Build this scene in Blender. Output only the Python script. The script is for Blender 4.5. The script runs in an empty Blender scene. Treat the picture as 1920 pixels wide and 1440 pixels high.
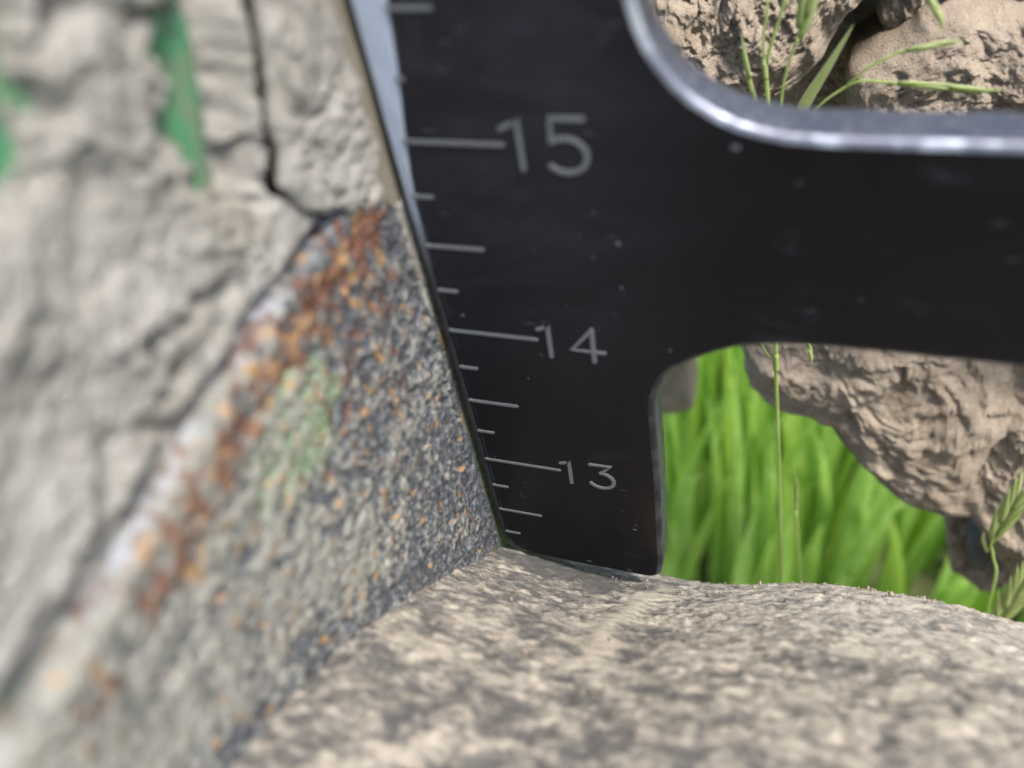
import bpy, bmesh, math, random
import numpy as np
from mathutils import Matrix, Vector

random.seed(7)
RNG = np.random.default_rng(7)
S = bpy.context.scene
COL = S.collection
# one Blender unit is one inch: everything here lies within a hand's breadth of the lens
S.unit_settings.system = 'METRIC'
S.unit_settings.scale_length = 0.0254

# ------------------------------------------------------------------ camera
cam_d = bpy.data.cameras.new('camera')
cam = bpy.data.objects.new('camera', cam_d)
COL.objects.link(cam)
cam_d.sensor_width = 36.0
cam_d.lens = 36.0 * 1550 / 1920
cam_d.clip_start = 0.02
cam_d.clip_end = 20000
R0 = Vector((0.94721, 0.28600, -0.14491)).normalized()
R1 = Vector((0.12082, -0.73707, -0.66493)).normalized()
R2 = Vector((-0.29698, 0.61231, -0.73271)).normalized()
cam.matrix_world = Matrix(((R0.x, -R1.x, -R2.x, 1.486), (R0.y, -R1.y, -R2.y, -2.460),
                           (R0.z, -R1.z, -R2.z, 2.6114), (0, 0, 0, 1)))
cam_d.dof.use_dof = True
cam_d.dof.focus_distance = 4.72
cam_d.dof.aperture_fstop = 0.34
S.camera = cam

# ------------------------------------------------------------------ sky, sun, exposure
SUN_EL, SUN_AZ = math.radians(62), math.radians(106)      # azimuth: from +Y towards +X
world = bpy.data.worlds.new('World')
S.world = world
world.use_nodes = True
wn = world.node_tree.nodes
sky = wn.new('ShaderNodeTexSky')
sky.sky_type = 'NISHITA'
sky.sun_disc = False
sky.sun_elevation = SUN_EL
sky.sun_rotation = SUN_AZ
sky.dust_density = 3.0
sky.air_density = 1.0
wn['Background'].inputs['Strength'].default_value = 0.15
world.node_tree.links.new(sky.outputs['Color'], wn['Background'].inputs['Color'])
sun_d = bpy.data.lights.new('sun', 'SUN')
sun_d.energy = 3.4
sun_d.angle = math.radians(10)
sun_d.color = (1.0, 0.95, 0.87)
sun = bpy.data.objects.new('sun', sun_d)
COL.objects.link(sun)
sdir = Vector((math.cos(SUN_EL) * math.sin(SUN_AZ), math.cos(SUN_EL) * math.cos(SUN_AZ), math.sin(SUN_EL)))
sun.rotation_euler = sdir.to_track_quat('Z', 'Y').to_euler()
S.view_settings.view_transform = 'Standard'
S.view_settings.look = 'None'
S.view_settings.gamma = 1.0
S.view_settings.use_curve_mapping = False
S.view_settings.exposure = 1.05

# ------------------------------------------------------------------ numpy noise
_perm = RNG.permutation(256)
_perm = np.concatenate([_perm, _perm, _perm])
_grad = RNG.normal(size=(256, 3))
_grad /= np.linalg.norm(_grad, axis=1)[:, None]


def perlin(p):
    p = np.asarray(p, float)
    i = np.floor(p).astype(int)
    f = p - i
    i &= 255
    u = f * f * f * (f * (f * 6 - 15) + 10)
    def g(dx, dy, dz):
        h = _perm[_perm[_perm[(i[..., 0] + dx) & 255] + ((i[..., 1] + dy) & 255)] + ((i[..., 2] + dz) & 255)]
        v = _grad[h]
        return v[..., 0] * (f[..., 0] - dx) + v[..., 1] * (f[..., 1] - dy) + v[..., 2] * (f[..., 2] - dz)
    L = lambda a, b, t: a + t * (b - a)
    x00 = L(g(0, 0, 0), g(1, 0, 0), u[..., 0]); x10 = L(g(0, 1, 0), g(1, 1, 0), u[..., 0])
    x01 = L(g(0, 0, 1), g(1, 0, 1), u[..., 0]); x11 = L(g(0, 1, 1), g(1, 1, 1), u[..., 0])
    return L(L(x00, x10, u[..., 1]), L(x01, x11, u[..., 1]), u[..., 2]) * 1.6


def fbm(p, sc, octs=4, gain=0.5, seed=0.0):
    p = np.asarray(p, float) * sc + seed * 17.31
    a, out = 1.0, 0
    for o in range(octs):
        out = out + a * perlin(p)
        p = p * 2.03 + 5.17
        a *= gain
    return out


def ridged(p, sc, octs=4, seed=0.0):
    p = np.asarray(p, float) * sc + seed * 17.31
    a, out = 1.0, 0
    for o in range(octs):
        out = out + a * (1 - 2 * np.abs(perlin(p)))
        p = p * 2.07 + 3.1
        a *= 0.5
    return out


def billow(p, sc, octs=4, seed=0.0):
    return -ridged(p, sc, octs, seed)


def sstep(a, b, x):
    t = np.clip((x - a) / (b - a), 0, 1)
    return t * t * (3 - 2 * t)


def seg_dist(px, py, line):
    d = np.full(px.shape, 1e9)
    for (ax, ay), (bx, by) in zip(line[:-1], line[1:]):
        vx, vy = bx - ax, by - ay
        t = np.clip(((px - ax) * vx + (py - ay) * vy) / (vx * vx + vy * vy + 1e-12), 0, 1)
        d = np.minimum(d, np.hypot(px - ax - t * vx, py - ay - t * vy))
    return d


# ------------------------------------------------------------------ object helpers
def empty(name, loc=(0, 0, 0)):
    o = bpy.data.objects.new(name, None)
    o.location = loc
    o.empty_display_size = 0.2
    COL.objects.link(o)
    return o


def tag(o, label=None, cat=None, group=None, kind=None):
    for k, v in (('label', label), ('category', cat), ('group', group), ('kind', kind)):
        if v:
            o[k] = v
    return o


def link(name, me, m, parent=None, smooth=True):
    if m is not None:
        me.materials.clear()
        for mm in (m if isinstance(m, (list, tuple)) else [m]):
            me.materials.append(mm)
    if smooth:
        me.polygons.foreach_set('use_smooth', np.ones(len(me.polygons), bool))
    o = bpy.data.objects.new(name, me)
    COL.objects.link(o)
    if parent is not None:
        o.parent = parent
        o.matrix_parent_inverse = Matrix.Translation(-Vector(parent.location))
    return o


def mesh_from(name, V, F, attrs=None):
    me = bpy.data.meshes.new(name)
    me.from_pydata([tuple(v) for v in V], [], [tuple(f) for f in F])
    me.update()
    for k, a in (attrs or {}).items():
        at = me.attributes.new(k, 'FLOAT', 'POINT')
        at.data.foreach_set('value', np.asarray(a, np.float32).ravel())
    return me


def grid_faces(n, m, wrap=False, off=0):
    F = []
    mm = m if wrap else m - 1
    for i in range(n - 1):
        for j in range(mm):
            k = (j + 1) % m
            F.append((off + i * m + j, off + i * m + k, off + (i + 1) * m + k, off + (i + 1) * m + j))
    return F


def tube(path, r, seg=8, cap=True):
    """round stem along a path with a radius per point"""
    V, F = [], []
    P = [Vector(p) for p in path]
    rr = r if isinstance(r, (list, tuple)) else [r] * len(P)
    for i, p in enumerate(P):
        t = (P[min(i + 1, len(P) - 1)] - P[max(i - 1, 0)]).normalized()
        a = t.cross(Vector((0, 1, 0.13))).normalized()
        b = t.cross(a)
        for k in range(seg):
            w = 2 * math.pi * k / seg
            V.append(p + (a * math.cos(w) + b * math.sin(w)) * rr[i])
    F = grid_faces(len(P), seg, True)
    F.append(tuple(range(seg))[::-1])
    F.append(tuple(range((len(P) - 1) * seg, len(P) * seg)))
    return V, F


def smooth_path(pts, n=6):
    """Catmull-Rom through the points"""
    P = [Vector(p) for p in pts]
    out = []
    for i in range(len(P) - 1):
        p0, p1, p2, p3 = P[max(i - 1, 0)], P[i], P[i + 1], P[min(i + 2, len(P) - 1)]
        for k in range(n):
            t = k / n
            out.append(0.5 * ((2 * p1) + (p2 - p0) * t + (2 * p0 - 5 * p1 + 4 * p2 - p3) * t * t + (3 * p1 - p0 - 3 * p2 + p3) * t ** 3))
    out.append(P[-1])
    return out


# ------------------------------------------------------------------ material helpers
class Mat:
    def __init__(self, name):
        self.m = bpy.data.materials.new(name)
        self.m.use_nodes = True
        self.t = self.m.node_tree
        self.b = self.t.nodes['Principled BSDF']
        self.co = self.t.nodes.new('ShaderNodeTexCoord').outputs['Object']
        self.co = self.t.nodes.new('ShaderNodeNewGeometry').outputs['Position']
    def n(self, k, **kw):
        nd = self.t.nodes.new(k)
        for a, v in kw.items():
            setattr(nd, a, v)
        return nd
    def put(self, sock, v):
        if hasattr(v, 'is_output'):
            self.t.links.new(v, sock)
        else:
            if isinstance(v, (tuple, list)) and len(v) == 3 and len(sock.default_value) == 4:
                v = (*v, 1)
            sock.default_value = v
    def scale(self, s):
        nd = self.n('ShaderNodeMapping')
        nd.inputs['Scale'].default_value = s
        self.t.links.new(self.co, nd.inputs['Vector'])
        return nd.outputs[0]
    def noise(self, sc, det=4, rough=0.55, vec=None, dist=0.0):
        nd = self.n('ShaderNodeTexNoise')
        nd.inputs['Scale'].default_value = sc
        nd.inputs['Detail'].default_value = det
        nd.inputs['Roughness'].default_value = rough
        nd.inputs['Distortion'].default_value = dist
        self.t.links.new(vec or self.co, nd.inputs['Vector'])
        return nd.outputs['Fac']
    def voro(self, sc, feature='F1', vec=None):
        nd = self.n('ShaderNodeTexVoronoi', feature=feature)
        nd.inputs['Scale'].default_value = sc
        self.t.links.new(vec or self.co, nd.inputs['Vector'])
        return nd.outputs['Distance']
    def ramp(self, x, a, b, lo=0.0, hi=1.0):
        nd = self.n('ShaderNodeMapRange', interpolation_type='SMOOTHSTEP')
        self.put(nd.inputs[0], x)
        for i, v in ((1, a), (2, b), (3, lo), (4, hi)):
            self.put(nd.inputs[i], v)
        return nd.outputs[0]
    def mix(self, f, a, b):
        nd = self.n('ShaderNodeMix', data_type='RGBA')
        self.put(nd.inputs[0], f)
        self.put(nd.inputs[6], a)
        self.put(nd.inputs[7], b)
        return nd.outputs[2]
    def op(self, o, a, b=0.0, clamp=False):
        nd = self.n('ShaderNodeMath', operation=o, use_clamp=clamp)
        self.put(nd.inputs[0], a)
        self.put(nd.inputs[1], b)
        return nd.outputs[0]
    def attr(self, nm):
        return self.n('ShaderNodeAttribute', attribute_name=nm).outputs['Fac']
    def bump(self, h, dist, strength=1.0, prev=None):
        nd = self.n('ShaderNodeBump')
        nd.inputs['Strength'].default_value = strength
        nd.inputs['Distance'].default_value = dist
        self.t.links.new(h, nd.inputs['Height'])
        if prev:
            self.t.links.new(prev, nd.inputs['Normal'])
        return nd.outputs[0]
    def set(self, col=None, rough=None, metal=None, nor=None, spec=None):
        for k, v in (('Base Color', col), ('Roughness', rough), ('Metallic', metal), ('Normal', nor), ('Specular IOR Level', spec)):
            if v is not None:
                self.put(self.b.inputs[k], v)
        return self.m


def mat_soil(name, a, b, c, sc=1.0):
    M = Mat(name)
    n1 = M.noise(3.0 * sc, 6, 0.6)
    n2 = M.noise(16 * sc, 6, 0.65)
    n3 = M.noise(60 * sc, 5, 0.65)
    col = M.mix(M.ramp(n1, 0.35, 0.65), a, b)
    col = M.mix(M.ramp(n2, 0.48, 0.72, 0, 0.6), col, c)
    col = M.mix(M.ramp(M.noise(1.7 * sc, 5, 0.6, None, 0.8), 0.50, 0.72, 0, 0.55), col, tuple(v * k for v, k in zip(b, (.72, .70, .62))))
    nb = M.bump(n2, 0.05, 0.9)
    nb = M.bump(n3, 0.02, 1.0, nb)
    return M.set(col, 0.95, 0, nb, 0.15)


SOIL = mat_soil('soil_brown', (0.48, 0.40, 0.315), (0.40, 0.33, 0.26), (0.56, 0.475, 0.385), 1.3)
MUD = mat_soil('mud_grey', (0.365, 0.353, 0.33), (0.30, 0.287, 0.263), (0.44, 0.428, 0.408), 0.8)
DARK_SOIL = mat_soil('ground_soil', (0.10, 0.10, 0.05), (0.07, 0.12, 0.035), (0.14, 0.13, 0.08), 0.3)


def mat_plate():
    M = Mat('black_anodised')
    sm = M.noise(2.2, 4, 0.6)
    st = M.noise(1.0, 5, 0.7, M.scale((3.0, 3.0, 9.0)), 0.6)
    sx = M.n('ShaderNodeSeparateXYZ')
    M.t.links.new(M.co, sx.inputs[0])
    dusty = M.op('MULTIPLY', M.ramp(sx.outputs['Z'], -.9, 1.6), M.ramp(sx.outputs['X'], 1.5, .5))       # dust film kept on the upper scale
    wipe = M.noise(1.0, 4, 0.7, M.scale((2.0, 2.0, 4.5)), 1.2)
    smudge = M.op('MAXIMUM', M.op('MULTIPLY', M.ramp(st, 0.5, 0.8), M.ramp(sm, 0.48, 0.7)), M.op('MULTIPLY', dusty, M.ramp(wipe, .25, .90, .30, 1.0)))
    sp = M.ramp(M.voro(9.0), 0.055, 0.03)
    spm = M.op('MULTIPLY', sp, M.ramp(M.noise(7.0, 2), 0.52, 0.6))
    sp2 = M.op('MULTIPLY', M.ramp(M.voro(30.0), 0.07, 0.04), M.ramp(M.noise(5.0, 2), 0.55, 0.62))
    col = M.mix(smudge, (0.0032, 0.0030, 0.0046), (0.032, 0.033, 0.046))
    col = M.mix(M.op('MULTIPLY', M.op('MAXIMUM', spm, M.op('MULTIPLY', sp2, .7)), 0.8), col, (0.16, 0.17, 0.18))
    return M.set(col, M.ramp(sm, 0.3, 0.7, 0.36, 0.48), 0, M.bump(M.noise(160, 2), 0.0015, 0.25), 0.22)


def mat_plate_edge(name='bare_worn_edge', wear=1.0):
    M = Mat(name)
    n = M.noise(6.0, 3, 0.55)
    m = M.noise(30, 4, 0.6)
    sep = M.n('ShaderNodeSeparateXYZ')
    M.t.links.new(M.n('ShaderNodeNewGeometry').outputs['Normal'], sep.inputs[0])
    wear_side = (wear + .5) / 1.5
    ch = M.ramp(M.op('ABSOLUTE', sep.outputs['Y']), 0.15, 0.45)          # the rounded arris is rubbed bare
    bare = M.mix(M.ramp(n, 0.42, 0.62), (0.14 * wear, 0.15 * wear, 0.19 * wear), (0.38 * wear, 0.41 * wear, 0.48 * wear))
    side = M.mix(M.ramp(m, 0.35, 0.7), (0.05, 0.053, 0.07), (0.105, 0.112, 0.13))
    return M.set(M.mix(ch, side, bare), M.ramp(n, 0.35, 0.65, 0.5, 0.32), 0.5, M.bump(m, 0.005, 0.5))


def mat_bevel():
    M = Mat('satin_bevel')
    n = M.noise(1.0, 3, 0.6, M.scale((8, 8, 40)))
    sx = M.n('ShaderNodeSeparateXYZ')
    M.t.links.new(M.co, sx.inputs[0])
    upper_pale = M.ramp(sx.outputs['Z'], 0.3, 0.95)          # pale along the upper part of the scale, near black below
    return M.set(M.mix(upper_pale, M.mix(n, (.02, .02, .025), (.07, .07, .085)), M.mix(n, (0.56, 0.66, 0.84), (0.62, 0.71, 0.87))), 0.42, 0.1)


def mat_engrave():
    M = Mat('engraved_grey')
    n = M.noise(120, 3)
    return M.set(M.mix(n, (0.09, 0.10, 0.11), (0.16, 0.175, 0.19)), 0.6, 0.0, M.bump(n, 0.003, 0.6))


def mat_green():
    M = Mat('dusty_green_paint')
    n = M.noise(7, 5, 0.65)
    d = M.attr('dust')
    f = M.op('MAXIMUM', M.ramp(n, 0.42, 0.66, 0.12, 0.8), M.ramp(M.op('ADD', d, M.op('MULTIPLY', M.op('SUBTRACT', n, 0.5), 0.7)), 0.35, 0.65), True)
    col = M.mix(f, (0.045, 0.20, 0.095), (0.15, 0.135, 0.105))
    return M.set(col, M.ramp(f, 0, 1, 0.45, 0.9), 0, M.bump(M.noise(30, 4), 0.01, 0.5), 0.4)


def mat_rust():
    """pitted steel: dark blue-grey paint under pale dust, orange rust, old green paint"""
    M = Mat('pitted_rusty_steel')
    h = M.attr('relief')            # -1 pits .. +1 ridges, from the same field as the geometry
    rz, gz, dz, ez = M.attr('rustiness'), M.attr('greenness'), M.attr('dust_crease_shade'), M.attr('edge')
    n1 = M.noise(16, 6, 0.65)
    n2 = M.noise(32, 5, 0.68)
    n3 = M.noise(9, 5, 0.6, M.scale((1, 1, 1)), 0.8)
    base = M.mix(M.ramp(n2, 0.4, 0.65), (0.042, 0.047, 0.055), (0.14, 0.150, 0.164))
    gcol = M.mix(M.ramp(n1, .35, .65), (0.12, 0.185, 0.105), (0.20, 0.25, 0.165))
    col = M.mix(M.ramp(M.op('ADD', gz, M.op('MULTIPLY', M.op('SUBTRACT', n1, .5), 1.3)), 0.42, 0.62), base, gcol)
    dcol = M.mix(M.ramp(n1, .3, .7), (0.145, 0.145, 0.122), (0.265, 0.26, 0.23))
    dsum = M.op('ADD', M.op('MULTIPLY', h, 0.55), M.op('ADD', dz, M.op('MULTIPLY', M.op('SUBTRACT', n2, .5), 1.2)))
    col = M.mix(M.ramp(dsum, 0.30, 0.72, 0, .95), col, dcol)
    rsum = M.op('ADD', rz, M.op('ADD', M.op('MULTIPLY', M.op('SUBTRACT', n3, 0.5), 1.5), M.op('MULTIPLY', M.op('SUBTRACT', n1, 0.5), 3.4)))
    rc = M.mix(M.ramp(M.op('ADD', M.op('MULTIPLY', n2, .5), M.op('MULTIPLY', n3, .5)), 0.42, 0.60), (0.17, 0.072, 0.034), (0.072, 0.027, 0.018))
    col = M.mix(M.ramp(rsum, 0.47, 0.70, 0, .92), col, rc)
    # bright orange grains
    gsum = M.op('ADD', M.op('MULTIPLY', rz, .10), M.noise(13, 3, .5))
    col = M.mix(M.ramp(gsum, 0.615, 0.69, 0, .85), col, M.mix(n2, (0.21, 0.105, 0.040), (0.38, 0.25, 0.12)))
    glint_rust = M.mix(M.ramp(n3, 0.42, 0.6), (0.33, 0.36, 0.41), (0.10, 0.05, 0.04))  # bluish-white is the lip's glint put into the colour, broken by rust
    col = M.mix(ez, col, glint_rust)
    nb = M.bump(n1, 0.02, 0.5)
    nb = M.bump(n2, 0.012, 0.9, nb)
    return M.set(col, M.ramp(dsum, 0.3, 0.7, 0.28, 0.8), 0.0, nb, 0.6)


def mat_rubber():
    M = Mat('dusty_dark_rubber')
    h = M.attr('relief')
    cl = M.attr('foot_shade_dust')
    n1 = M.noise(5.5, 6, 0.66, M.scale((.75, 1.15, 1.15)), 0.7)
    n2 = M.noise(17, 6, 0.72, M.scale((.7, 1.2, 1.2)), 0.4)
    n3 = M.noise(95, 5, 0.75)
    s = M.op('ADD', M.op('MULTIPLY', M.op('SUBTRACT', n1, .5), 1.25), M.op('ADD', M.op('MULTIPLY', M.op('SUBTRACT', n2, .5), 1.0), M.op('MULTIPLY', M.op('SUBTRACT', n3, .5), .65)))
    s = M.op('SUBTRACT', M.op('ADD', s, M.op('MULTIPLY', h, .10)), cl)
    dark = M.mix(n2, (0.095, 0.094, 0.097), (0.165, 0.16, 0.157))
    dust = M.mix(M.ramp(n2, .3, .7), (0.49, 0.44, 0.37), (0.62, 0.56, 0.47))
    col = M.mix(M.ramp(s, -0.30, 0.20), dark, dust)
    nb = M.bump(n2, 0.03, 0.8)
    nb = M.bump(n3, 0.014, 1.0, nb)
    return M.set(col, M.ramp(s, -.2, .1, 0.65, 0.95), 0, nb, 0.3)


def mat_leaf(name, a, b, c=None, trans=0.45):
    M = Mat(name)
    n = M.noise(2.2, 4, 0.6, M.scale((2.0, 2.0, 0.35)))
    col = M.mix(M.ramp(n, .35, .65), a, b)
    if c:
        col = M.mix(M.attr('margin'), col, c)
    else:
        v = M.attr('tone')
        col = M.mix(M.ramp(v, 0.0, 1.0), col, (0.36, 0.52, 0.08))
    M.set(col, 0.42, 0, None, 0.35)
    tr = M.n('ShaderNodeBsdfTranslucent')
    M.t.links.new(col, tr.inputs['Color'])
    mx = M.n('ShaderNodeMixShader')
    mx.inputs[0].default_value = trans
    M.t.links.new(M.b.outputs[0], mx.inputs[1])
    M.t.links.new(tr.outputs[0], mx.inputs[2])
    M.t.links.new(mx.outputs[0], M.t.nodes['Material Output'].inputs['Surface'])
    return M.m


DULL_EDGE = mat_plate_edge('dull_black_edge', .14)
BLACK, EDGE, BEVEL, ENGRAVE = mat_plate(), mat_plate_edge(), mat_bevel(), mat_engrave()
GREEN, RUST, RUBBER = mat_green(), mat_rust(), mat_rubber()
GRASS = mat_leaf('grass_blade', (0.31, 0.53, 0.09), (0.47, 0.66, 0.20), None, .6)
STEM = mat_leaf('pale_green_stem', (0.40, 0.53, 0.13), (0.54, 0.64, 0.23), (0.72, 0.75, 0.50), 0.5)

# ------------------------------------------------------------------ ground
gx = np.concatenate([np.linspace(-4000, -20, 8), np.linspace(-14, 20, 70), np.linspace(30, 4000, 8)])
gy = np.concatenate([np.linspace(-4000, -20, 8), np.linspace(-12, 22, 70), np.linspace(30, 4000, 8)])
GX, GY = np.meshgrid(gx, gy, indexing='ij')
P3 = np.stack([GX, GY, GX * 0], -1)
GZ = -14.0 + 0.25 * fbm(P3, 0.5, 4)
V = np.stack([GX, GY, GZ], -1).reshape(-1, 3)
tag(link('ground', mesh_from('ground', V, [f[::-1] for f in grid_faces(len(gx), len(gy))]), DARK_SOIL), kind='structure')


# ------------------------------------------------------------------ mud clods: a lumpy closed body from an outline
def clod(name, outline, centre, base, thick, axis, mat, parent=None, seed=0.0, nr=70, na=190, amp=0.12, sc=1.6, power=4.0, grooves=(), rough=1.0, back=0.25, edge=0.05, tilt=0.0, pivot=0.0):
    """outline in the (a, b) plane; axis 'Y' bulges to -Y, axis 'X' bulges to +X"""
    oc = np.array(outline, float)
    c = np.array(centre, float)
    ang = np.linspace(0, 2 * math.pi, na, endpoint=False)
    rad = np.zeros(na)
    for k, w in enumerate(ang):
        d = np.array([math.cos(w), math.sin(w)])
        best = 0
        for i in range(len(oc)):
            p, q = oc[i] - c, oc[(i + 1) % len(oc)] - c
            e = q - p
            den = d[0] * e[1] - d[1] * e[0]
            if abs(den) < 1e-9:
                continue
            t = (p[0] * e[1] - p[1] * e[0]) / den
            u = (p[0] * d[1] - p[1] * d[0]) / den
            if t > 0 and -1e-6 <= u <= 1 + 1e-6:
                best = max(best, t)
        rad[k] = best
    ex = np.stack([np.cos(ang) * 2, np.sin(ang) * 2, ang * 0 + seed * 3.1], -1)
    rad *= 1 + edge * fbm(ex, 1.2, 5, 0.55, seed)
    t = np.linspace(0, 1, nr) ** 0.85
    T, A = np.meshgrid(t, ang, indexing='ij')
    RR = rad[None, :] * T
    a = c[0] + RR * np.cos(A)
    b = c[1] + RR * np.sin(A)
    prof = np.clip(1 - T ** power, 0, 1) ** 0.5
    q = np.stack([a, b, a * 0 + seed], -1)
    w = q + 0.12 * np.stack([fbm(q, 2.5, 3, .5, seed + 1), fbm(q, 2.5, 3, .5, seed + 2), a * 0], -1)
    h = amp * (0.9 * billow(w, sc, 3, seed) + 0.65 * fbm(w, sc * 2.4, 4, 0.6, seed + 3)) + amp * 0.24 * rough * billow(w, sc * 6, 5, seed + 5) + amp * .16 * rough * fbm(q, sc * 20, 3, .65, seed + 7)
    h = thick * prof + h * (0.25 + 0.75 * prof)
    for line, wd, dp in grooves:
        jit = wd * 1.5 * fbm(q, 6, 3, .5, seed + 9)
        d = seg_dist(a + jit, b + 0.7 * jit, line)
        h = h - dp * np.exp(-(d / wd) ** 2)
    if axis == 'Y':
        lean = tilt * (b - pivot)
        F3 = np.stack([a, base - h + lean, b], -1)
    else:
        F3 = np.stack([base + h, a, b], -1)
    V = F3.reshape(-1, 3)
    back_ring = F3[-1].copy()
    bk = 1 if axis == 'Y' else 0
    sgn = 1 if axis == 'Y' else -1
    back_ring[:, bk] = base + sgn * back + (tilt * (back_ring[:, 2] - pivot) if axis == 'Y' else 0)
    mid = back_ring.mean(0)
    V = np.concatenate([V, back_ring, mid[None]])
    F = grid_faces(nr + 1, na, True)
    ci = len(V) - 1
    o = nr * na
    F += [(o + k, o + (k + 1) % na, ci) for k in range(na)]
    if axis == 'Y':
        F = [f[::-1] for f in F]
    F = [f[::-1] for f in F]
    me = mesh_from(name, V, F)
    return link(name, me, mat, parent)


# ------------------------------------------------------------------ the soil-caked beam behind the gauge
beam = empty('soil_caked_beam', (2.0, 2.4, -4.6))
tag(beam, 'brown soil-caked beam seen through the gauge openings above the green grass', 'soil')
core = bmesh.new()
bmesh.ops.create_cube(core, size=1, matrix=Matrix.Translation((3.3, 3.75, -.6)) @ Matrix.Rotation(-.36, 4, 'X') @ Matrix.Diagonal((4.6, 0.3, 3.6, 1)))
bmesh.ops.bevel(core, geom=core.edges[:], offset=0.06, segments=2, affect='EDGES')
me = bpy.data.meshes.new('core')
core.to_mesh(me)
link('core', me, DARK_SOIL, beam)
clod('soil_clod', [(.30, 1.8), (.30, .7), (.42, .25), (.78, -.05), (1.15, -.06), (1.38, .06), (1.52, .24), (1.63, .47), (1.76, .60), (2.0, .66), (2.2, 1.2), (2.0, 1.8)],
     (1.2, 1.0), 2.15, .34, 'Y', SOIL, beam, 1.0, amp=.08, sc=2.2, back=1.0, tilt=.40, pivot=.3, nr=110, na=300)
clod('soil_clod', [(1.80, .52), (1.76, .36), (1.83, .18), (2.05, .40), (2.45, .36), (3.4, .30), (4.2, .6), (4.2, 1.7), (2.2, 1.8), (1.95, 1.2)],
     (2.7, 1.2), 2.42, .36, 'Y', SOIL, beam, 2.3, amp=.075, sc=2.2, back=.8, tilt=.40, pivot=.3, nr=110, na=300)
clod('soil_clod', [(1.71, .16), (1.72, -.1), (1.85, -.35), (3.0, -.4), (4.6, -.35), (4.6, .45), (3.4, .42), (2.45, .44), (2.05, .46)],
     (2.6, .05), 2.22, .34, 'Y', SOIL, beam, 3.7, amp=.06, sc=2.0, back=.4, tilt=.25, pivot=.3, nr=80, na=240, power=6)
clod('soil_clod', [(.9, -.5), (1.0, -1.6), (1.17, -2.12), (1.32, -2.60), (1.54, -2.76), (1.75, -2.82), (2.0, -2.94), (2.25, -3.22), (2.44, -3.37), (2.76, -3.58), (3.02, -3.66), (3.25, -3.5), (3.2, -2.2), (3.3, -1.2), (3.0, -.3), (1.8, -.5), (1.5, -.45)],
     (2.0, -1.7), 2.15, .38, 'Y', SOIL, beam, 4.9, tilt=.25, pivot=-2.9, amp=.085, sc=1.3, nr=130, na=330, power=3.2, rough=.5)
clod('soil_clod', [(2.98, -3.3), (2.87, -2.75), (2.89, -2.3), (3.05, -1.85), (3.4, -1.2), (5.4, -1.0), (5.4, -3.6), (4.4, -4.3), (3.8, -4.25), (3.4, -3.95)],
     (3.8, -2.6), 2.2, .42, 'Y', SOIL, beam, 6.1, tilt=.35, pivot=-3.0, amp=.10, sc=1.4, nr=120, na=300, rough=.5)
clod('soil_clod', [(1.40, .12), (1.62, .20), (1.78, .16), (2.0, .1), (2.1, -.5), (1.8, -.9), (1.3, -.7)], (1.7, -.3), 2.75, .15, 'Y', SOIL, beam, 15.2, amp=.06, sc=2.4, nr=50, na=140, power=6)
clod('soil_block', [(3.08, -3.8), (3.16, -4.35), (3.32, -5.05), (3.6, -5.12), (4.1, -5.0), (4.8, -4.9), (4.8, -3.8)], (3.85, -4.5), 2.45, .22, 'Y', SOIL, beam, 7.7, tilt=.3, pivot=-4.6, amp=.09, sc=2.6, nr=90, na=240, power=6)
mbs = Mat('blue_grey_rock')
mbs.set(mbs.mix(mbs.noise(9, 4), (.03, .038, .045), (.16, .155, .145)), .7, 0, mbs.bump(mbs.noise(20, 5), .02))
clod('dark_stone', [(3.30, -4.22), (3.45, -4.2), (3.68, -4.35), (3.70, -4.72), (3.48, -4.75), (3.36, -4.55)], (3.52, -4.47), 2.17, .10, 'Y', mbs.m, beam, 9.1, amp=.05, sc=3, nr=40, na=100)

post = empty('soil_caked_post', (.2, 4.2, -5.3))
tag(post, 'small blurred brown soil-caked post end hanging at the left of the notch', 'post')
clod('soil_clod', [(-.5, -5.3), (.35, -5.36), (.63, -5.2), (.62, -4.4), (.6, -2.5), (-.5, -2.5)], (.1, -4.4), 4.1, .25, 'Y', SOIL, post, 11.3, amp=.06, sc=1.6, nr=40, na=120, power=8)


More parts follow.
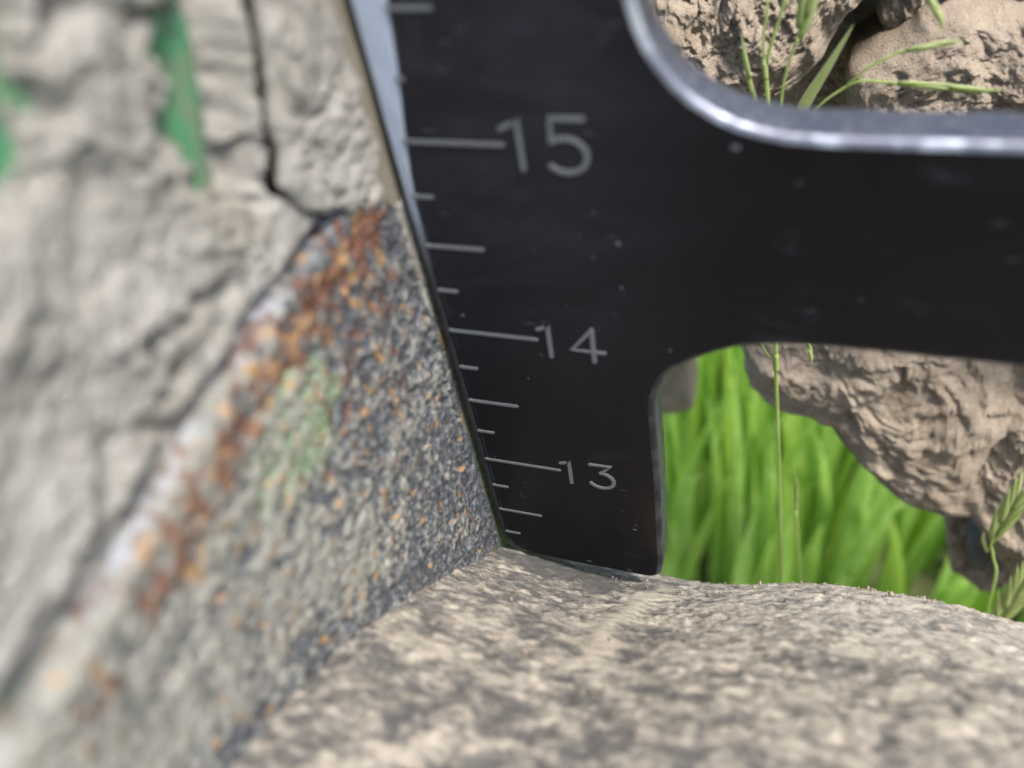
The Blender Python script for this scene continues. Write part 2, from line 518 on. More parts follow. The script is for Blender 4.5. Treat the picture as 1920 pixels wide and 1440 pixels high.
# ------------------------------------------------------------------ grass behind (nobody could count it)
def grass_field():
    V, F, tone = [], [], []
    def blade(x, y, h, w, lean, yaw, curl, tn, z0=-14.0):
        n = 9
        o = len(V)
        d = Vector((math.cos(yaw), math.sin(yaw), 0))
        side = Vector((math.cos(yaw + 1.45), math.sin(yaw + 1.45), 0))
        if abs(side.x) < 0.45:
            side = Vector((0.9, side.y * 0.4, 0)).normalized()
        for i in range(n + 1):
            t = i / n
            c = Vector((x, y, z0)) + d * (lean * t + curl * t ** 3) + Vector((0, 0, h * (t - 0.12 * curl / max(h, 1) * t ** 3)))
            ww = w * (0.55 + 0.45 * math.sin(math.pi * min(t * 1.1 + .15, 1))) * (1 - max(0, (t - .55) / .45) ** 1.6) * .5
            fold = Vector((0, -ww * 0.35, 0))
            V.extend([c - side * ww, c + fold * -1, c + side * ww])
            tone.extend([tn] * 3)
            if i:
                a = o + (i - 1) * 3
                F.extend([(a, a + 1, a + 4, a + 3), (a + 1, a + 2, a + 5, a + 4)])
    rnd = random.Random(21)
    for k in range(820):
        y = rnd.uniform(5.5, 15.0)
        x = rnd.uniform(-4.5, 11.5)
        h = (7.2 + .35 * (y - 5.5)) * rnd.uniform(.7, 1.25)
        blade(x, y, h, rnd.uniform(.12, .46), rnd.uniform(-.3, 1.0), rnd.uniform(0, 6.28), abs(rnd.gauss(0, .8)), max(0, rnd.gauss(.25, .4)))
    for k in range(240):
        y = rnd.uniform(14, 26)
        x = rnd.uniform(-10, 18)
        blade(x, y, rnd.uniform(6, 10), rnd.uniform(.3, .6), rnd.uniform(-.4, 1.2), rnd.uniform(0, 6.28), rnd.uniform(0, 1.2), max(0, rnd.gauss(.25, .4)))
    me = mesh_from('grass', V, F, {'tone': tone})
    tag(link('grass', me, GRASS), 'blurred bright green grass growing behind the dusty tyre', 'grass', kind='stuff')


grass_field()


# ------------------------------------------------------------------ seeding grasses in front of the soil
def add_tube(name, pts, r0, r1, parent, n=6):
    p = smooth_path(pts, n)
    rr = [r0 + (r1 - r0) * i / (len(p) - 1) for i in range(len(p))]
    V, F = tube(p, rr, 8)
    return link(name, mesh_from(name, V, F, {'margin': [0.1 + .2 * (i // 8 % 5 == 0) for i in range(len(V))]}), STEM, parent)


def spikelet(name, p0, p1, w, parent, n=6, spread=0.16, seed=0):
    """overlapping pointed scales, left and right of a short axis"""
    rnd = random.Random(seed)
    p0, p1 = Vector(p0), Vector(p1)
    ax = (p1 - p0)
    L = ax.length
    ax.normalize()
    sd = ax.cross(Vector((0, 1, 0.2))).normalized()
    nn = ax.cross(sd)
    V, F, mg = [], [], []
    for k in range(n):
        t0 = 0.62 * k / n
        ln = L * (0.46 + .06 * rnd.random()) if k < n - 1 else L * (1 - t0)
        sgn = 1 if k % 2 else -1
        d = (ax + sd * sgn * spread * (1 - t0 * .7)).normalized()
        c0 = p0 + ax * (t0 * L) + sd * (sgn * .12 * w) + nn * (.004 * (k % 3 - 1))
        o = len(V)
        m = 8
        ring = 8
        for i in range(m + 1):
            t = i / m
            ww = w * .36 * (math.sin(math.pi * min(1, t * .8 + .12)) ** .8) * (1 - t ** 1.9)
            c = c0 + d * (ln * t) - sd * sgn * .10 * w * math.sin(math.pi * t)
            for q in range(ring):
                a = 2 * math.pi * q / ring
                V.append(c + sd * (math.cos(a) * ww) + nn * (math.sin(a) * ww * .5))
                mg.append(min(1, .12 + .75 * abs(math.cos(a)) ** 6 + .3 * (t > .85)))
        F += grid_faces(m + 1, ring, True, o)
        F.append(tuple(range(o, o + ring))[::-1])
    return link(name, mesh_from(name, V, F, {'margin': mg}), STEM, parent)


def leaf(name, pts, w, parent):
    p = smooth_path(pts, 7)
    V, F, mg = [], [], []
    n = len(p)
    for i, c in enumerate(p):
        t = i / (n - 1)
        tg = (p[min(i + 1, n - 1)] - p[max(i - 1, 0)]).normalized()
        sd = tg.cross(Vector((0, 1, .25))).normalized()
        nn = sd.cross(tg)
        ww = w * .5 * (min(1, .8 + t) if t < .3 else 1) * (1 - max(0, (t - .35) / .65) ** 1.7)
        for q, s in enumerate((-1, -.72, 0, .72, 1)):
            V.append(c + sd * (ww * s) + nn * (.25 * ww * (abs(s))))
            mg.append((1.0, .05, .25, .05, 1.0)[q])
        if i:
            a = (i - 1) * 5
            F += [(a + q, a + q + 1, a + q + 6, a + q + 5) for q in range(4)]
    return link(name, mesh_from(name, V, F, {'margin': mg}), STEM, parent)


YG = 1.4
pl = empty('grass_plant', (2.3, YG, -14.0))
tag(pl, 'seeding grass with forked pale spikelets standing in front of the soil, behind the arm', 'grass plant', 'seeding grasses in front of the soil')
W = lambda *a: [(x, YG + (q[0] if q else 0), z) for x, z, *q in a]
add_tube('stem', W((2.3, -14.0), (2.02, -6.6), (1.773, -4.139), (1.604, -2.468), (1.499, -1.458), (1.42, -.5), (1.304, .383), (1.268, .60)), .016, .0095, pl)
add_tube('node', W((1.507, -1.53), (1.500, -1.46), (1.492, -1.38)), .021, .016, pl, 3)
add_tube('node', W((1.285, .50), (1.277, .545), (1.27, .585)), .013, .013, pl, 3)
add_tube('branch', W((1.274, .57), (1.257, .72), (1.262, .88), (1.21, 1.5), (1.1, 2.0)), .007, .005, pl)
add_tube('branch', W((1.28, .58), (1.305, .72), (1.335, .87), (1.40, 1.3)), .009, .006, pl)
add_tube('branch', W((1.32, .79), (1.35, .86), (1.42, .92), (1.55, 1.1)), .004, .004, pl)
spikelet('spikelet', *W((1.40, 1.3), (1.48, 2.0)), .09, pl, seed=1)
add_tube('branch', W((1.44, -.6), (1.385, .1), (1.366, .384), (1.378, .56), (1.412, .70)), .008, .006, pl)
spikelet('spikelet', *W((1.408, .69), (1.49, 1.22)), .075, pl, seed=2)
spikelet('spikelet', *W((1.252, .33), (1.144, .744)), .038, pl, 3, .03, 3)
add_tube('branch', W((1.44, -.5), (1.34, .0), (1.252, .34)), .007, .005, pl)
leaf('leaf', W((1.40, .1), (1.479, .372), (1.554, .551), (1.642, .768)), .055, pl)
add_tube('branch', W((1.44, -.45), (1.46, .18), (1.541, .359), (1.658, .472)), .0075, .006, pl)
add_tube('branch', W((1.65, .465), (1.72, .55), (1.757, .578), (1.86, .642)), .006, .005, pl)
add_tube('branch', W((1.65, .465), (1.70, .492), (1.748, .497), (1.83, .490)), .006, .005, pl)
spikelet('spikelet', *W((1.845, .635), (2.11, .695)), .040, pl, 5, .05, 5)
spikelet('spikelet', *W((1.815, .491), (2.34, .447)), .045, pl, 6, .05, 6)
add_tube('branch', W((1.21, 1.5), (1.45, 1.75), (1.72, 1.35), (1.87, .95)), .005, .004, pl)
spikelet('spikelet', *W((1.868, .96), (2.025, .725)), .042, pl, 5, .05, 8)
add_tube('branch', W((1.497, -1.42), (1.45, -1.40), (1.39, -1.27), (1.33, -1.0)), .005, .004, pl)
spikelet('spikelet', *W((1.66, -1.20), (1.727, -1.45)), .04, pl, 3, .05, 9)
add_tube('branch', W((1.46, -.9), (1.56, -.8), (1.65, -1.0), (1.66, -1.22)), .005, .004, pl)

p2 = empty('grass_plant', (3.7, YG, -14.0))
tag(p2, 'grass plant with yellow-green spikelets at the right edge, beside the soil block', 'grass plant', 'seeding grasses in front of the soil')
add_tube('stem', W((3.7, -14.0), (3.52, -6), (3.331, -3.796), (3.215, -3.30), (3.158, -3.132), (3.135, -2.9)), .012, .009, p2)
spikelet('spikelet', *W((3.150, -3.13), (3.17, -2.20)), .082, p2, 10, .20, 11)
leaf('leaf', W((3.165, -3.25), (3.10, -3.10), (3.075, -2.98)), .03, p2)
add_tube('stem', W((3.85, -14.0), (3.6, -5.6), (3.47, -4.3)), .012, .012, p2)
spikelet('spikelet', *W((3.49, -4.35), (3.48, -3.25)), .088, p2, 10, .22, 12)
leaf('leaf', W((3.55, -5.4), (3.50, -4.4), (3.43, -3.95), (3.40, -3.75)), .10, p2)
leaf('leaf', W((3.40, -6.4), (3.28, -5.3), (3.12, -4.55)), .12, p2)

p3 = empty('grass_plant', (2.4, 1.9, -14.0))
tag(p3, 'thin pale dry grass stalk right of the green stem in the notch', 'grass plant', 'seeding grasses in front of the soil')
add_tube('stem', [(2.4, 1.9, -14.0), (2.1, 1.7, -6), (1.922, YG, -4.081), (1.79, YG, -3.1)], .010, .008, p3)
spikelet('spikelet', *W((1.80, -3.2), (1.728, -2.50)), .03, p3, 4, .04, 14)

# ------------------------------------------------------------------ the dusty tyre in the foreground
PY = np.array([-5.0, -4.0, -3.0, -2.5, -2.0, -1.6, -1.22, -.95, -.7, -.35, 0.0, .2, .35, .5, .75, 1.0, 1.6])
PZ = np.array([.10, .28, .30, .18, -.03, -.27, -.57, -.85, -1.14, -1.55, -1.97, -2.28, -2.58, -2.95, -3.65, -4.4, -6.3])
GXP = np.array([-.2, 0, .2, .45, .75, 1.0, 1.25, 1.5, 1.75, 1.95, 2.2, 2.5, 2.9, 3.4, 4.2, 5.2])
GZP = np.array([.02, .01, -.02, -.10, -.13, -.11, -.03, .07, .19, .26, .29, .29, .22, .0, -.7, -2.0])


def smooth_interp(x, xp, fp):
    xs = np.linspace(xp[0], xp[-1], 1200)
    fs = np.interp(xs, xp, fp)
    k = np.hanning(61)
    k /= k.sum()
    fs = np.convolve(np.pad(fs, 30, mode='reflect', reflect_type='odd'), k, 'valid')
    return np.interp(x, xs, fs)


def hump_z(X, Y):
    return smooth_interp(Y, PY, PZ) + smooth_interp(X, GXP, GZP) * (0.35 + 0.65 * np.exp(-((Y - .1) / 1.1) ** 2)) + .16 * np.exp(-((X - .75) / .4) ** 2 - ((Y - .38) / .16) ** 2)


def tyre():
    xs = np.linspace(-.07, 4.6, 330)
    ys = np.concatenate([np.linspace(-4.6, -2.4, 50), np.linspace(-2.38, .6, 250), np.linspace(.63, 1.6, 24)])
    X, Y = np.meshgrid(xs, ys, indexing='ij')
    Z = hump_z(X, Y)
    p = np.stack([X, Y, Z * .6], -1)
    w = p + .06 * np.stack([fbm(p, 4, 2, .5, 31), fbm(p, 4, 2, .5, 32), X * 0], -1)
    rel = billow(w, 5.5, 5, 41) * .6 + fbm(w, 14, 4, .6, 43)
    dz = .035 * fbm(p, 1.3, 2, .5, 44) + .014 * rel + .015 * np.maximum(0, fbm(p, 24, 4, .65, 46)) * sstep(-2.2, -.8, Y)
    # low smooth rib running back from the gauge's foot
    d = seg_dist(X, Y, [(1.02, -.05), (.93, -.35), (.86, -.7), (.92, -1.1)])
    dz = dz * (1 - .75 * np.exp(-(d / .07) ** 2)) + .010 * np.exp(-(d / .07) ** 2)
    # shade at the foot painted in; the rest varies the dust, paler on the rib
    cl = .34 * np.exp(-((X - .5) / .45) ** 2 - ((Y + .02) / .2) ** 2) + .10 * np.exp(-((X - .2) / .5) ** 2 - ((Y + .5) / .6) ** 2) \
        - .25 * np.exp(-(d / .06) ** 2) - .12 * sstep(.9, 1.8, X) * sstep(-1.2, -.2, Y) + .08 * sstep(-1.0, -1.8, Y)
    V = np.stack([X, Y, Z + dz], -1)
    n, m = X.shape
    # closed sides and underside
    low = V.copy()
    low[..., 2] = -7.0
    ring = [(i, 0) for i in range(n)] + [(n - 1, j) for j in range(1, m)] + [(i, m - 1) for i in range(n - 2, -1, -1)] + [(0, j) for j in range(m - 2, 0, -1)]
    top = [i * m + j for i, j in ring]
    base = n * m
    VV = np.concatenate([V.reshape(-1, 3), np.array([low[i, j] for i, j in ring])])
    F = grid_faces(n, m)
    F = [f[::-1] for f in F] if False else F
    k = len(ring)
    F += [(top[(q + 1) % k], top[q], base + q, base + (q + 1) % k) for q in range(k)]
    relv = np.concatenate([rel.ravel(), np.zeros(k)])
    shd_v = np.concatenate([cl.ravel(), np.zeros(k)])
    me = mesh_from('dusty_tyre', VV, F, {'relief': relv, 'foot_shade_dust': shd_v})
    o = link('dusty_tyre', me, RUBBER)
    tag(o, 'rounded dark rubber tyre under blotchy pale dust, in the foreground below the gauge', 'tyre')
    # crumbs of dry soil on the crest
    V, F = [], []
    rnd = random.Random(5)
    for q in range(150):
        x, y = rnd.uniform(.6, 3.1), rnd.gauss(.10, .14)
        if rnd.random() < .25:
            x, y = rnd.uniform(.05, 3), rnd.uniform(-1.6, 0)
        r = rnd.uniform(.003, .008) * (1.8 if rnd.random() < .1 else 1)
        z = float(hump_z(np.array([x]), np.array([y]))[0]) + .012
        bm = bmesh.new()
        bmesh.ops.create_icosphere(bm, subdivisions=1, radius=r)
        o0 = len(V)
        for v in bm.verts:
            V.append(Vector((x, y, z)) + v.co * rnd.uniform(.5, 1.8))
        for f in bm.faces:
            F.append([o0 + v.index for v in f.verts])
        bm.free()
    cr = link('soil_crumbs', mesh_from('soil_crumbs', V, F), SOIL, o)
    cr['kind'] = 'stuff'


tyre()

# ------------------------------------------------------------------ muddy machine at the left: green panel, mud, rusty plate
mach = empty('farm_machine', (-.3, -1.5, -3.2))
tag(mach, 'mud-caked green machine body with rusty pitted steel plate, left of the black gauge', 'machine')


CRACK = [(-.38, 2.2), (-.44, 1.95), (-.485, 1.72), (-.55, 1.56), (-.63, 1.42), (-.64, 1.33), (-.695, 1.25), (-.60, 1.085), (-.515, 1.00), (-.42, .96), (-.38, .87)]

YC = sorted([(z, y) for y, z in CRACK])
def crack_y(Z):
    return np.interp(Z, [a for a, b in YC], [b for a, b in YC])


def panel():
    ys = np.linspace(-4.2, .5, 190)
    zs = np.linspace(.5, 4.2, 150)
    Yg, Zg = np.meshgrid(ys, zs, indexing='ij')
    p = np.stack([Yg * 0, Yg, Zg], -1)
    cr = seg_dist(Yg, Zg, CRACK)
    Xg = -.13 + .006 * fbm(p, 2, 3) - .27 * sstep(-.14, -.06, Yg - crack_y(Zg)) * sstep(-.16, -.24, Yg) * sstep(.70, .80, Zg)
    Xg = Xg + .09 * sstep(-.22, -.16, Yg)
    dust = sstep(-.45, -.3, Yg) * 1.5 + 0 * Zg
    V = np.stack([Xg, Yg, Zg], -1).reshape(-1, 3)
    n, m = Yg.shape
    bk = np.stack([Xg * 0 - .55, Yg, Zg], -1).reshape(-1, 3)
    F = grid_faces(n, m) + [f[::-1] for f in grid_faces(n, m, False, n * m)]
    ring = [i * m for i in range(n)] + [(n - 1) * m + j for j in range(1, m)] + [i * m + m - 1 for i in range(n - 2, -1, -1)] + [j for j in range(m - 2, 0, -1)]
    k = len(ring)
    F += [(ring[(q + 1) % k], ring[q], n * m + ring[q], n * m + ring[(q + 1) % k]) for q in range(k)]
    link('green_panel', mesh_from('green_panel', np.concatenate([V, bk]), F, {'dust': np.concatenate([dust.ravel(), dust.ravel()])}), GREEN, mach)


panel()


def crust():
    ys = np.linspace(-3.6, -.12, 330)
    zs = np.linspace(.80, 3.3, 250)
    Yg, Zg = np.meshgrid(ys, zs, indexing='ij')
    p = np.stack([Yg * 0 + .3, Yg, Zg], -1)
    w = p + .10 * np.stack([Yg * 0, fbm(p, 2.2, 3, .5, 61), fbm(p, 2.2, 3, .5, 62)], -1)
    bl0 = billow(w, 1.7, 3, 63)
    bl1 = billow(w, 11, 4, 65)
    h = .10 + .026 * (bl0 - bl0.mean()) + .024 * fbm(w, 3.2, 4, .55, 64) + .014 * (bl1 - bl1.mean()) + .011 * fbm(p, 34, 4, .65, 66)
    # creases and pits
    for line, wd, dp in (([(-1.36, 1.26), (-1.34, 1.18), (-1.38, 1.09)], .022, .07), ([(-1.34, 1.25), (-1.14, 1.17), (-.98, 1.12)], .025, .035),
                         ([(-.74, 1.14), (-.80, 1.04), (-.84, .98)], .014, .04), ([(-.60, 1.06), (-.62, 1.0), (-.66, .98)], .010, .03),
                         ([(-1.33, 1.12), (-1.30, 1.09)], .03, .06), ([(-1.62, 1.15), (-1.75, 1.02)], .05, .05), ([(-1.5, 1.05), (-1.44, 1.0)], .03, .04)):
        jit = wd * fbm(p, 7, 3, .5, 71)
        h = h - dp * np.exp(-(seg_dist(Yg + jit, Zg + jit, line) / wd) ** 2)
    jc = .05 * fbm(p, 6, 4, .55, 73)
    cr = seg_dist(Yg + jc, Zg - jc * .6, CRACK)
    void = sstep(-.022, -.008, Yg + jc * .45 - .047 - crack_y(Zg)) * sstep(.86, .89, Zg + jc * .5)
    void = np.maximum(void, sstep(.045, .028, np.hypot(Yg + .64 + jc, Zg - 1.255 - jc * .8)))
    calm = sstep(.20, .08, cr) * sstep(.80, 1.0, Zg)
    h = h * (1 - .8 * calm) + .8 * calm * (.10 + .008 * fbm(p, 9, 4, .6, 75) + .010 * fbm(w, 3, 3, .5, 76))
    h = h - .06 * sstep(1.04, .95, Zg)
    d = np.hypot(Yg + 1.36, Zg - 1.15)
    h = h + .05 * np.exp(-(d / .035) ** 2)
    # where the mud has fallen off and green paint shows
    jit = .055 * fbm(p, 4.5, 4, .5, 72)
    g = seg_dist(Yg + jit, Zg + jit * .8, [(-.47, 1.92), (-.56, 1.77), (-.64, 1.65), (-.70, 1.57), (-.75, 1.49)]) - .10
    g = np.minimum(g, seg_dist(Yg + jit, Zg - jit, [(-.83, 1.60), (-.70, 1.58)]) - .05)
    g = np.minimum(g, seg_dist(Yg + jit, Zg - jit, [(-.76, 1.50), (-.745, 1.42)]) - .04)
    g = np.minimum(g, seg_dist(Yg + jit, Zg - jit, [(-.74, 1.36), (-.68, 1.35)]) - .05)
    g = np.minimum(g, seg_dist(Yg + jit, Zg - jit, [(-.75, 1.80), (-.81, 1.775)]) - .04)
    g = np.minimum(g, seg_dist(Yg + jit, Zg - jit, [(-1.14, 2.10), (-1.26, 1.95), (-1.34, 1.86), (-1.42, 1.83)]) - .055)
    h = np.maximum(h, .035)
    g = g + .055 * fbm(p, 11, 4, .62, 74)
    keep = sstep(.0, .05, crack_y(Zg) + .015 - Yg - jc * 1.2)        # a rim of mud stays along the crack
    h = h - .17 * sstep(.11, -.05, g) * np.where(Zg > .8, keep, 1)
    # falls away under the block on its right and at the outer rim
    bl = sstep(-.30, -.15, Yg)
    h = h - .15 * bl
    h = h - .10 * sstep(.90, .82, Zg)
    h = h * (1 - void) - .40 * void
    X = -.145 + h
    V = np.stack([X, Yg, Zg], -1).reshape(-1, 3)
    n, m = Yg.shape
    bk = np.stack([X * 0 - .30, Yg, Zg], -1)
    F = grid_faces(n, m)
    ring = [(i, 0) for i in range(n)] + [(n - 1, j) for j in range(1, m)] + [(i, m - 1) for i in range(n - 2, -1, -1)] + [(0, j) for j in range(m - 2, 0, -1)]
    top = [i * m + j for i, j in ring]
    V = np.concatenate([V, np.array([bk[i, j] for i, j in ring])])
    k = len(ring)
    F += [(top[(q + 1) % k], top[q], n * m + q, n * m + (q + 1) % k) for q in range(k)]
    link('mud_crust', mesh_from('mud_crust', V, F), MUD, mach)


crust()
clod('mud_block', [(-.30, 2.7), (-.38, 1.95), (-.435, 1.72), (-.50, 1.56), (-.575, 1.42), (-.585, 1.33), (-.655, 1.24), (-.575, 1.11), (-.50, 1.03), (-.40, .99), (-.36, .91), (-.30, .90), (-.20, .83), (-.12, .84), (-.085, 1.0), (-.10, 1.3), (-.12, 1.7), (-.12, 2.7)],
     (-.30, 1.35), -.015, .06, 'X', MUD, mach, 13.0, nr=90, na=300, amp=.026, sc=3.2, power=9, rough=1.2, edge=.03, back=.03)


def rusty_plate():
    ny, nz = 330, 430
    ys = -3.2 + 3.6 * np.linspace(0, 1, ny) ** .80
    V, attrs = [], None
    u = np.linspace(0, 1, nz)
    Yg, U = np.meshgrid(ys, u, indexing='ij')
    top = .95 - .085 * sstep(-.9, -2.3, Yg) - .23 * sstep(-.24, .0, Yg) ** 1.5
    Zg = -3.2 + (top + 3.2) * (U ** .85)
    p = np.stack([Yg * 0, Yg, Zg], -1)
    w = p + .03 * np.stack([Yg * 0, fbm(p, 9, 2, .5, 81), fbm(p, 9, 2, .5, 82)], -1)
    rel = ridged(w, 7.2, 3, 83) * .55 - .25 + .55 * fbm(w, 17, 4, .6, 84)
    amp = .023 + .008 * fbm(p, 2, 2, .5, 85)
    X = -.02 + amp * rel + .008 * fbm(p, 1.6, 2, .5, 86)
    tuck = sstep(-.06, .03, Yg)
    X = X * (1 - tuck) - .035 * tuck
    # rounded top lip
    dt = np.clip(1 - (top - Zg) / .045, 0, 1)
    X = X * (1 - dt) + dt * (-.015) - .07 * (1 - np.sqrt(np.clip(1 - dt ** 2, 0, 1)))
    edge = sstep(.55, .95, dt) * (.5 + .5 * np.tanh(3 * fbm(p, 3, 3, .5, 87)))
    # rust: blotches near the lip and down the upper right
    rust = .08 + .62 * np.exp(-((Zg - top + .13) / .12) ** 2) * sstep(-.35, -.1, fbm(p, 2.6, 3, .5, 88)) \
        + .24 * np.exp(-((Yg + .45) / .35) ** 2 - ((Zg - .55) / .40) ** 2) \
        + .22 * np.exp(-((Yg + .85) / .3) ** 2 - ((Zg - .40) / .3) ** 2) - .12 * sstep(-.2, -1.0, Zg)
    rust = rust - .25 * sstep(-1.75, -2.1, Yg)
    green = 1.05 * np.exp(-((Yg + 1.05) / .32) ** 2 - ((Zg - .55) / .28) ** 2) + .12 * sstep(-.9, -1.6, Yg) + .25 * sstep(-.10, -.03, Yg) * sstep(.1, .35, Zg)
    dusty = .20 + .40 * sstep(-.5, -1.3, Yg) + .16 * fbm(p, 1.5, 3, .5, 89) - .30 * sstep(-.35, -.05, Yg) * sstep(-.2, -1.0, Zg) + .5 * sstep(-.09, -.02, Yg) * sstep(.0, .35, Zg)
    cz = smooth_interp(np.clip(Yg, -5, 1.6), PY, PZ)
    dusty = dusty - .35 * sstep(.35, .05, Zg - cz)  # crease shade along the tyre contact, painted in by thinning the dust colour
    front = np.stack([X, Yg, Zg], -1)
    # top face and back
    t1 = np.stack([np.full(ny, -.16), ys, top[:, -1] - .005], -1)
    t2 = np.stack([np.full(ny, -.16), ys, np.full(ny, -3.2)], -1)
    G = np.concatenate([front, t1[:, None], t2[:, None]], 1)
    m = nz + 2
    F = grid_faces(ny, m)
    F += [(i * m + m - 1, i * m, (i + 1) * m, (i + 1) * m + m - 1)[::-1] for i in range(ny - 1)]
    F += [tuple(range(m)), tuple(range((ny - 1) * m, ny * m))[::-1]]
    pad = lambda a, e: np.concatenate([a, a[:, -1:] * 0 + e, a[:, -1:] * 0 + e], 1)
    me = mesh_from('rusty_plate', G.reshape(-1, 3), F, {'relief': pad(rel, .3), 'rustiness': pad(rust, .3), 'greenness': pad(green, 0), 'dust_crease_shade': pad(dusty, .5), 'edge': pad(edge, .8)})
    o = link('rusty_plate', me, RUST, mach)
    o['label'] = 'pitted grey steel plate flecked with orange rust'


rusty_plate()

# ------------------------------------------------------------------ the black gauge
gauge = empty('depth_gauge', (.5, .1, -2.0))
tag(gauge, 'black metal depth gauge marked 13, 14 and 15 standing on the dusty tyre', 'gauge')


def arc(cx, cz, r, a0, a1, n=12):
    return [(cx + r * math.cos(math.radians(a0 + (a1 - a0) * i / n)), cz + r * math.sin(math.radians(a0 + (a1 - a0) * i / n))) for i in range(n + 1)]


BW = [(-1.9, .026), (.4, .028), (.68, .032), (.85, .046), (1.05, .072), (1.28, .108), (1.53, .135), (2.2, .150), (3.8, .150)]
bw = lambda z: float(np.interp(z, [a for a, b in BW], [b for a, b in BW]))


def gauge_plate():
    outer = [(bw(z), z) for z in (3.8, 2.2, 1.53, 1.28, 1.05, .85, .68, .4, -1.0, -1.84)]
    outer += [(.05, -1.91), (.10, -1.965), (.18, -1.995)]
    outer += [(.60, -2.0), (.86, -2.0)] + arc(.90, -1.90, .10, -80, -10, 8) + [(1.008, -1.80), (1.002, -1.0), (.985, -.42)]
    # rounded top of the notch, rising to the straight underside of the arm
    outer += [(.988, -.34), (1.005, -.25), (1.035, -.165), (1.08, -.10), (1.16, -.03), (1.25, .03), (1.34, .075), (1.45, .105), (1.58, .122), (1.75, .128), (2.5, .126)]
    outer += [(5.6, .126)] + arc(5.6, .526, .4, -90, 0, 8) + [(6.0, 3.4)] + arc(5.6, 3.4, .4, 0, 90, 8)
    inner = [(.925, 3.0), (.925, 1.60)] + [(.935, 1.50), (.957, 1.415), (.985, 1.345), (1.022, 1.285), (1.065, 1.225), (1.12, 1.172), (1.19, 1.125), (1.265, 1.088), (1.34, 1.065), (1.42, 1.050), (1.54, 1.043)] + [(4.9, 1.043), (5.1, 1.2), (5.1, 2.8), (4.9, 3.0)]
    inner = [(x + .022, z + .022) for x, z in inner]
    b = .03
    cu = bpy.data.curves.new('plate', 'CURVE')
    cu.dimensions = '2D'
    cu.fill_mode = 'BOTH'
    cu.extrude = .1 - b
    cu.bevel_depth = b
    cu.bevel_resolution = 3
    cu.offset = -b
    for pts in (outer, inner):
        sp = cu.splines.new('POLY')
        sp.points.add(len(pts) - 1)
        for q, (x, z) in zip(sp.points, pts):
            q.co = (x, z, 0, 1)
        sp.use_cyclic_u = True
    tmp = bpy.data.objects.new('plate_curve', cu)
    COL.objects.link(tmp)
    dg = bpy.context.evaluated_depsgraph_get()
    me = bpy.data.meshes.new_from_object(tmp.evaluated_get(dg))
    bpy.data.objects.remove(tmp)
    me.transform(Matrix.Translation((0, .1, 0)) @ Matrix.Rotation(math.pi / 2, 4, 'X'))
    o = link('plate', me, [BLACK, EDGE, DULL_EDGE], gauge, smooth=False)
    idx, sm = [], []
    for f in me.polygons:
        big = abs(f.normal.y) > .985
        # bare metal on the sides of the window; blackened sides elsewhere
        c = f.center
        win = .85 < c.x < 5.2 and 1.0 < c.z < 3.2
        idx.append(0 if big else (1 if win else 2))
        sm.append(not big)
    me.polygons.foreach_set('material_index', idx)
    me.polygons.foreach_set('use_smooth', sm)
    return o


gauge_plate()
# tapering bright bevel down the scale's edge
V, F = [], []
for z, _ in BW:
    w = bw(z)
    V += [(w + .004, .0005, z), (0, .012 + .12 * w, z), (0, .2, z), (w + .004, .2, z)]
V[0:4] = [(v[0], v[1], -1.88) for v in V[0:4]]
F = grid_faces(len(BW), 4, True) + [(0, 1, 2, 3), tuple(range(len(V) - 4, len(V)))[::-1]]
link('bevel_edge', mesh_from('bevel_edge', V, F), BEVEL, gauge, smooth=False)


def stroke_mesh(lines, r, y0=-.003):
    """round-ended pen strokes, a hair proud of the plate"""
    V, F = [], []
    for li, ln in enumerate(lines):
        y0 = -.003 - .0007 * li
        P = [Vector((x, z)) for x, z in ln]
        n = len(P)
        o = len(V)
        left, right = [], []
        for i in range(n):
            a, b = P[max(i - 1, 0)], P[min(i + 1, n - 1)]
            t = (b - a).normalized()
            nn = Vector((-t.y, t.x))
            left.append(P[i] + nn * r)
            right.append(P[i] - nn * r)
        t1 = (P[-1] - P[-2]).normalized()
        t0 = (P[1] - P[0]).normalized()
        def cap(c, t):
            nn = Vector((-t.y, t.x))
            return [c + nn * (r * math.cos(k)) + t * (r * math.sin(k)) for k in [math.pi * q / 6 for q in range(1, 6)]]
        pts = left + cap(P[-1], t1) + right[::-1] + cap(P[0], -t0)
        # fan of quads: strip along the stroke plus cap fans, extruded
        for q in pts:
            V.append((q.x, y0, q.y))
        for q in pts:
            V.append((q.x, .002, q.y))
        N = len(pts)
        for i in range(n - 1):
            F.append((o + i, o + i + 1, o + n + 5 + (n - 1 - (i + 1)), o + n + 5 + (n - 1 - i)))
        F.append(tuple([o + n - 1] + [o + n + q for q in range(5)] + [o + n + 5]))
        F.append(tuple([o + n + 5 + n - 1] + [o + n + 5 + n + q for q in range(5)] + [o]))
        for i in range(N):
            k = (i + 1) % N
            F.append((o + k, o + i, o + N + i, o + N + k))
    return V, F


LEN = {'s': .133, 'm': .302, 'l': .470}
for T in np.arange(12.25, 16.01, .25):
    k = 'l' if abs(T - round(T)) < .01 else ('m' if abs(T * 2 - round(T * 2)) < .01 else 's')
    z = T - 14
    x0 = .042 if z < 1 else max(.042, bw(z) + .004)
    x1 = max(LEN[k], x0 + .03)
    V, F = stroke_mesh([[(x0, z), (x1 - .01, z)]], .0092)
    link('tick_mark', mesh_from('tick_mark', V, F), ENGRAVE, gauge, smooth=False)


def arcp(cx, cz, rx, rz, a0, a1, n=16):
    return [(cx + rx * math.cos(math.radians(a0 + (a1 - a0) * i / n)), cz + rz * math.sin(math.radians(a0 + (a1 - a0) * i / n))) for i in range(n + 1)]


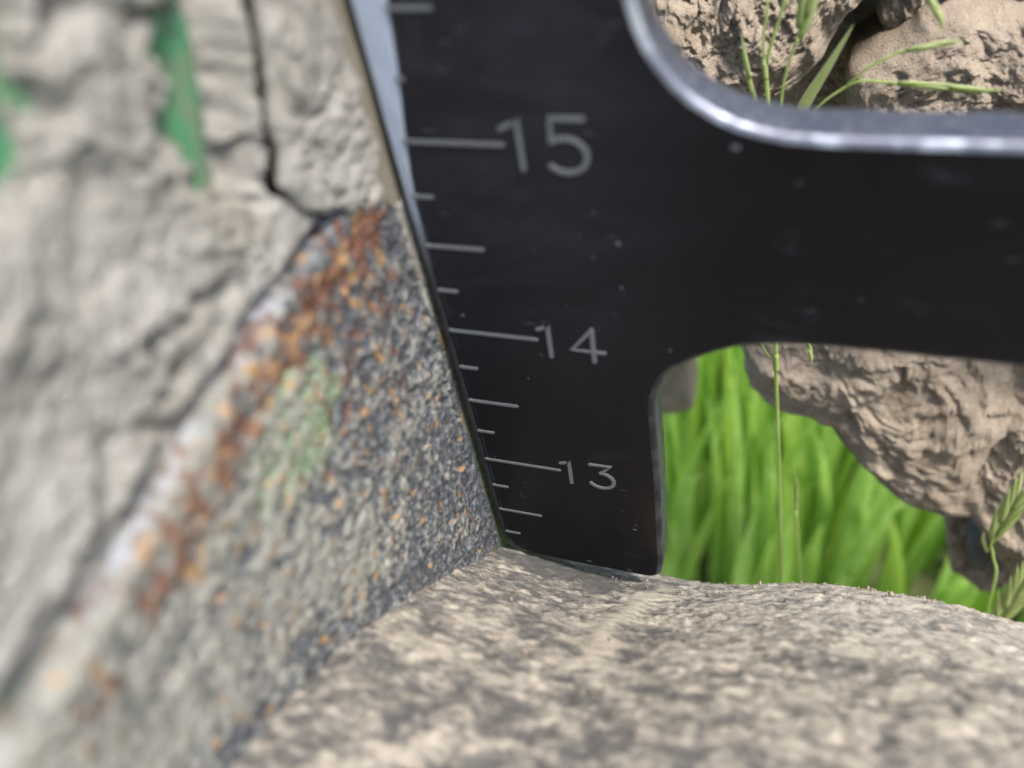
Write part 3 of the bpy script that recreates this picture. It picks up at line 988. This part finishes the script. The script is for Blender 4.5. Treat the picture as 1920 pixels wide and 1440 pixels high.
one = lambda z: [[(.474, z + .068), (.500, z + .078), (.522, z + .100), (.520, z - .100)]]
five = [[(.765, 1.112), (.650, 1.112), (.645, 1.020)], [(.645, 1.020)] + arcp(.695, .965, .078, .070, 125, -140, 18)]
four = [[(.722, .098), (.620, -.040), (.770, -.040)], [(.722, .098), (.721, -.103)]]
three = [[(.637, -.903), (.748, -.898), (.690, -.968)], [(.690, -.968)] + arcp(.690, -1.035, .068, .067, 88, -150, 16)]
for nm, g in (('15', [[(.462, 1.066), (.500, 1.085), (.527, 1.115), (.527, .900)]] + five), ('14', one(0) + four), ('13', one(-1) + three)):
    V, F = stroke_mesh(g, .0100)
    # nested overlaps between strokes: lift each stroke a hair so none are coplanar
    link('numeral', mesh_from('numeral', V, F), ENGRAVE, gauge, smooth=False)['label'] = 'engraved grey numeral ' + nm
# a few pale nicks in the black finish
V, F = [], []
rnd = random.Random(3)
NICKS = [(.125, .106, .012, .007), (.861, .582, .016, .012), (.853, -1.472, .018, .008), (.243, -1.176, .007, .005), (.865, .356, .008, .007), (.382, -.278, .006, .006), (1.28, 1.02, .02, .014),
         (.86, -1.42, .004, .004), (.40, -1.74, .004, .004), (.55, -1.93, .03, .003), (.80, -1.95, .025, .003), (.20, -1.30, .004, .004), (.22, -1.33, .004, .004), (.79, -1.30, .004, .004), (1.06, .02, .008, .008), (.47, -.10, .005, .005)]
for q in range(26):
    x, z = rnd.uniform(.1, 2.4), rnd.uniform(.1, 1.5)
    if rnd.random() < .4:
        x, z = rnd.uniform(.1, .95), rnd.uniform(-1.9, 1.5)
    if z > .98 and x > .85:
        continue
    if x > .95 and z < .2:
        continue
    a = rnd.uniform(-.3, .6)
    L = rnd.uniform(.02, .09)
    nn = (-math.sin(a) * .0016, math.cos(a) * .0016)
    o = len(V)
    V += [(x, -.0012, z), (x + math.cos(a) * L * .5 + nn[0], -.0012, z + math.sin(a) * L * .5 + nn[1]), (x + math.cos(a) * L, -.0012, z + math.sin(a) * L), (x + math.cos(a) * L * .5 - nn[0], -.0012, z + math.sin(a) * L * .5 - nn[1])]
    F.append((o, o + 3, o + 2, o + 1))
for x, z, a, b in NICKS:
    o = len(V)
    m = 9
    V.append((x, -.0025, z))
    for q in range(m):
        w = 2 * math.pi * q / m
        rr = rnd.uniform(.7, 1.2)
        V.append((x + a * rr * math.cos(w), .001, z + b * rr * math.sin(w)))
    F += [(o, o + 1 + q, o + 1 + (q + 1) % m) for q in range(m)]
link('nicks', mesh_from('nicks', V, F), ENGRAVE, gauge)['kind'] = 'stuff'
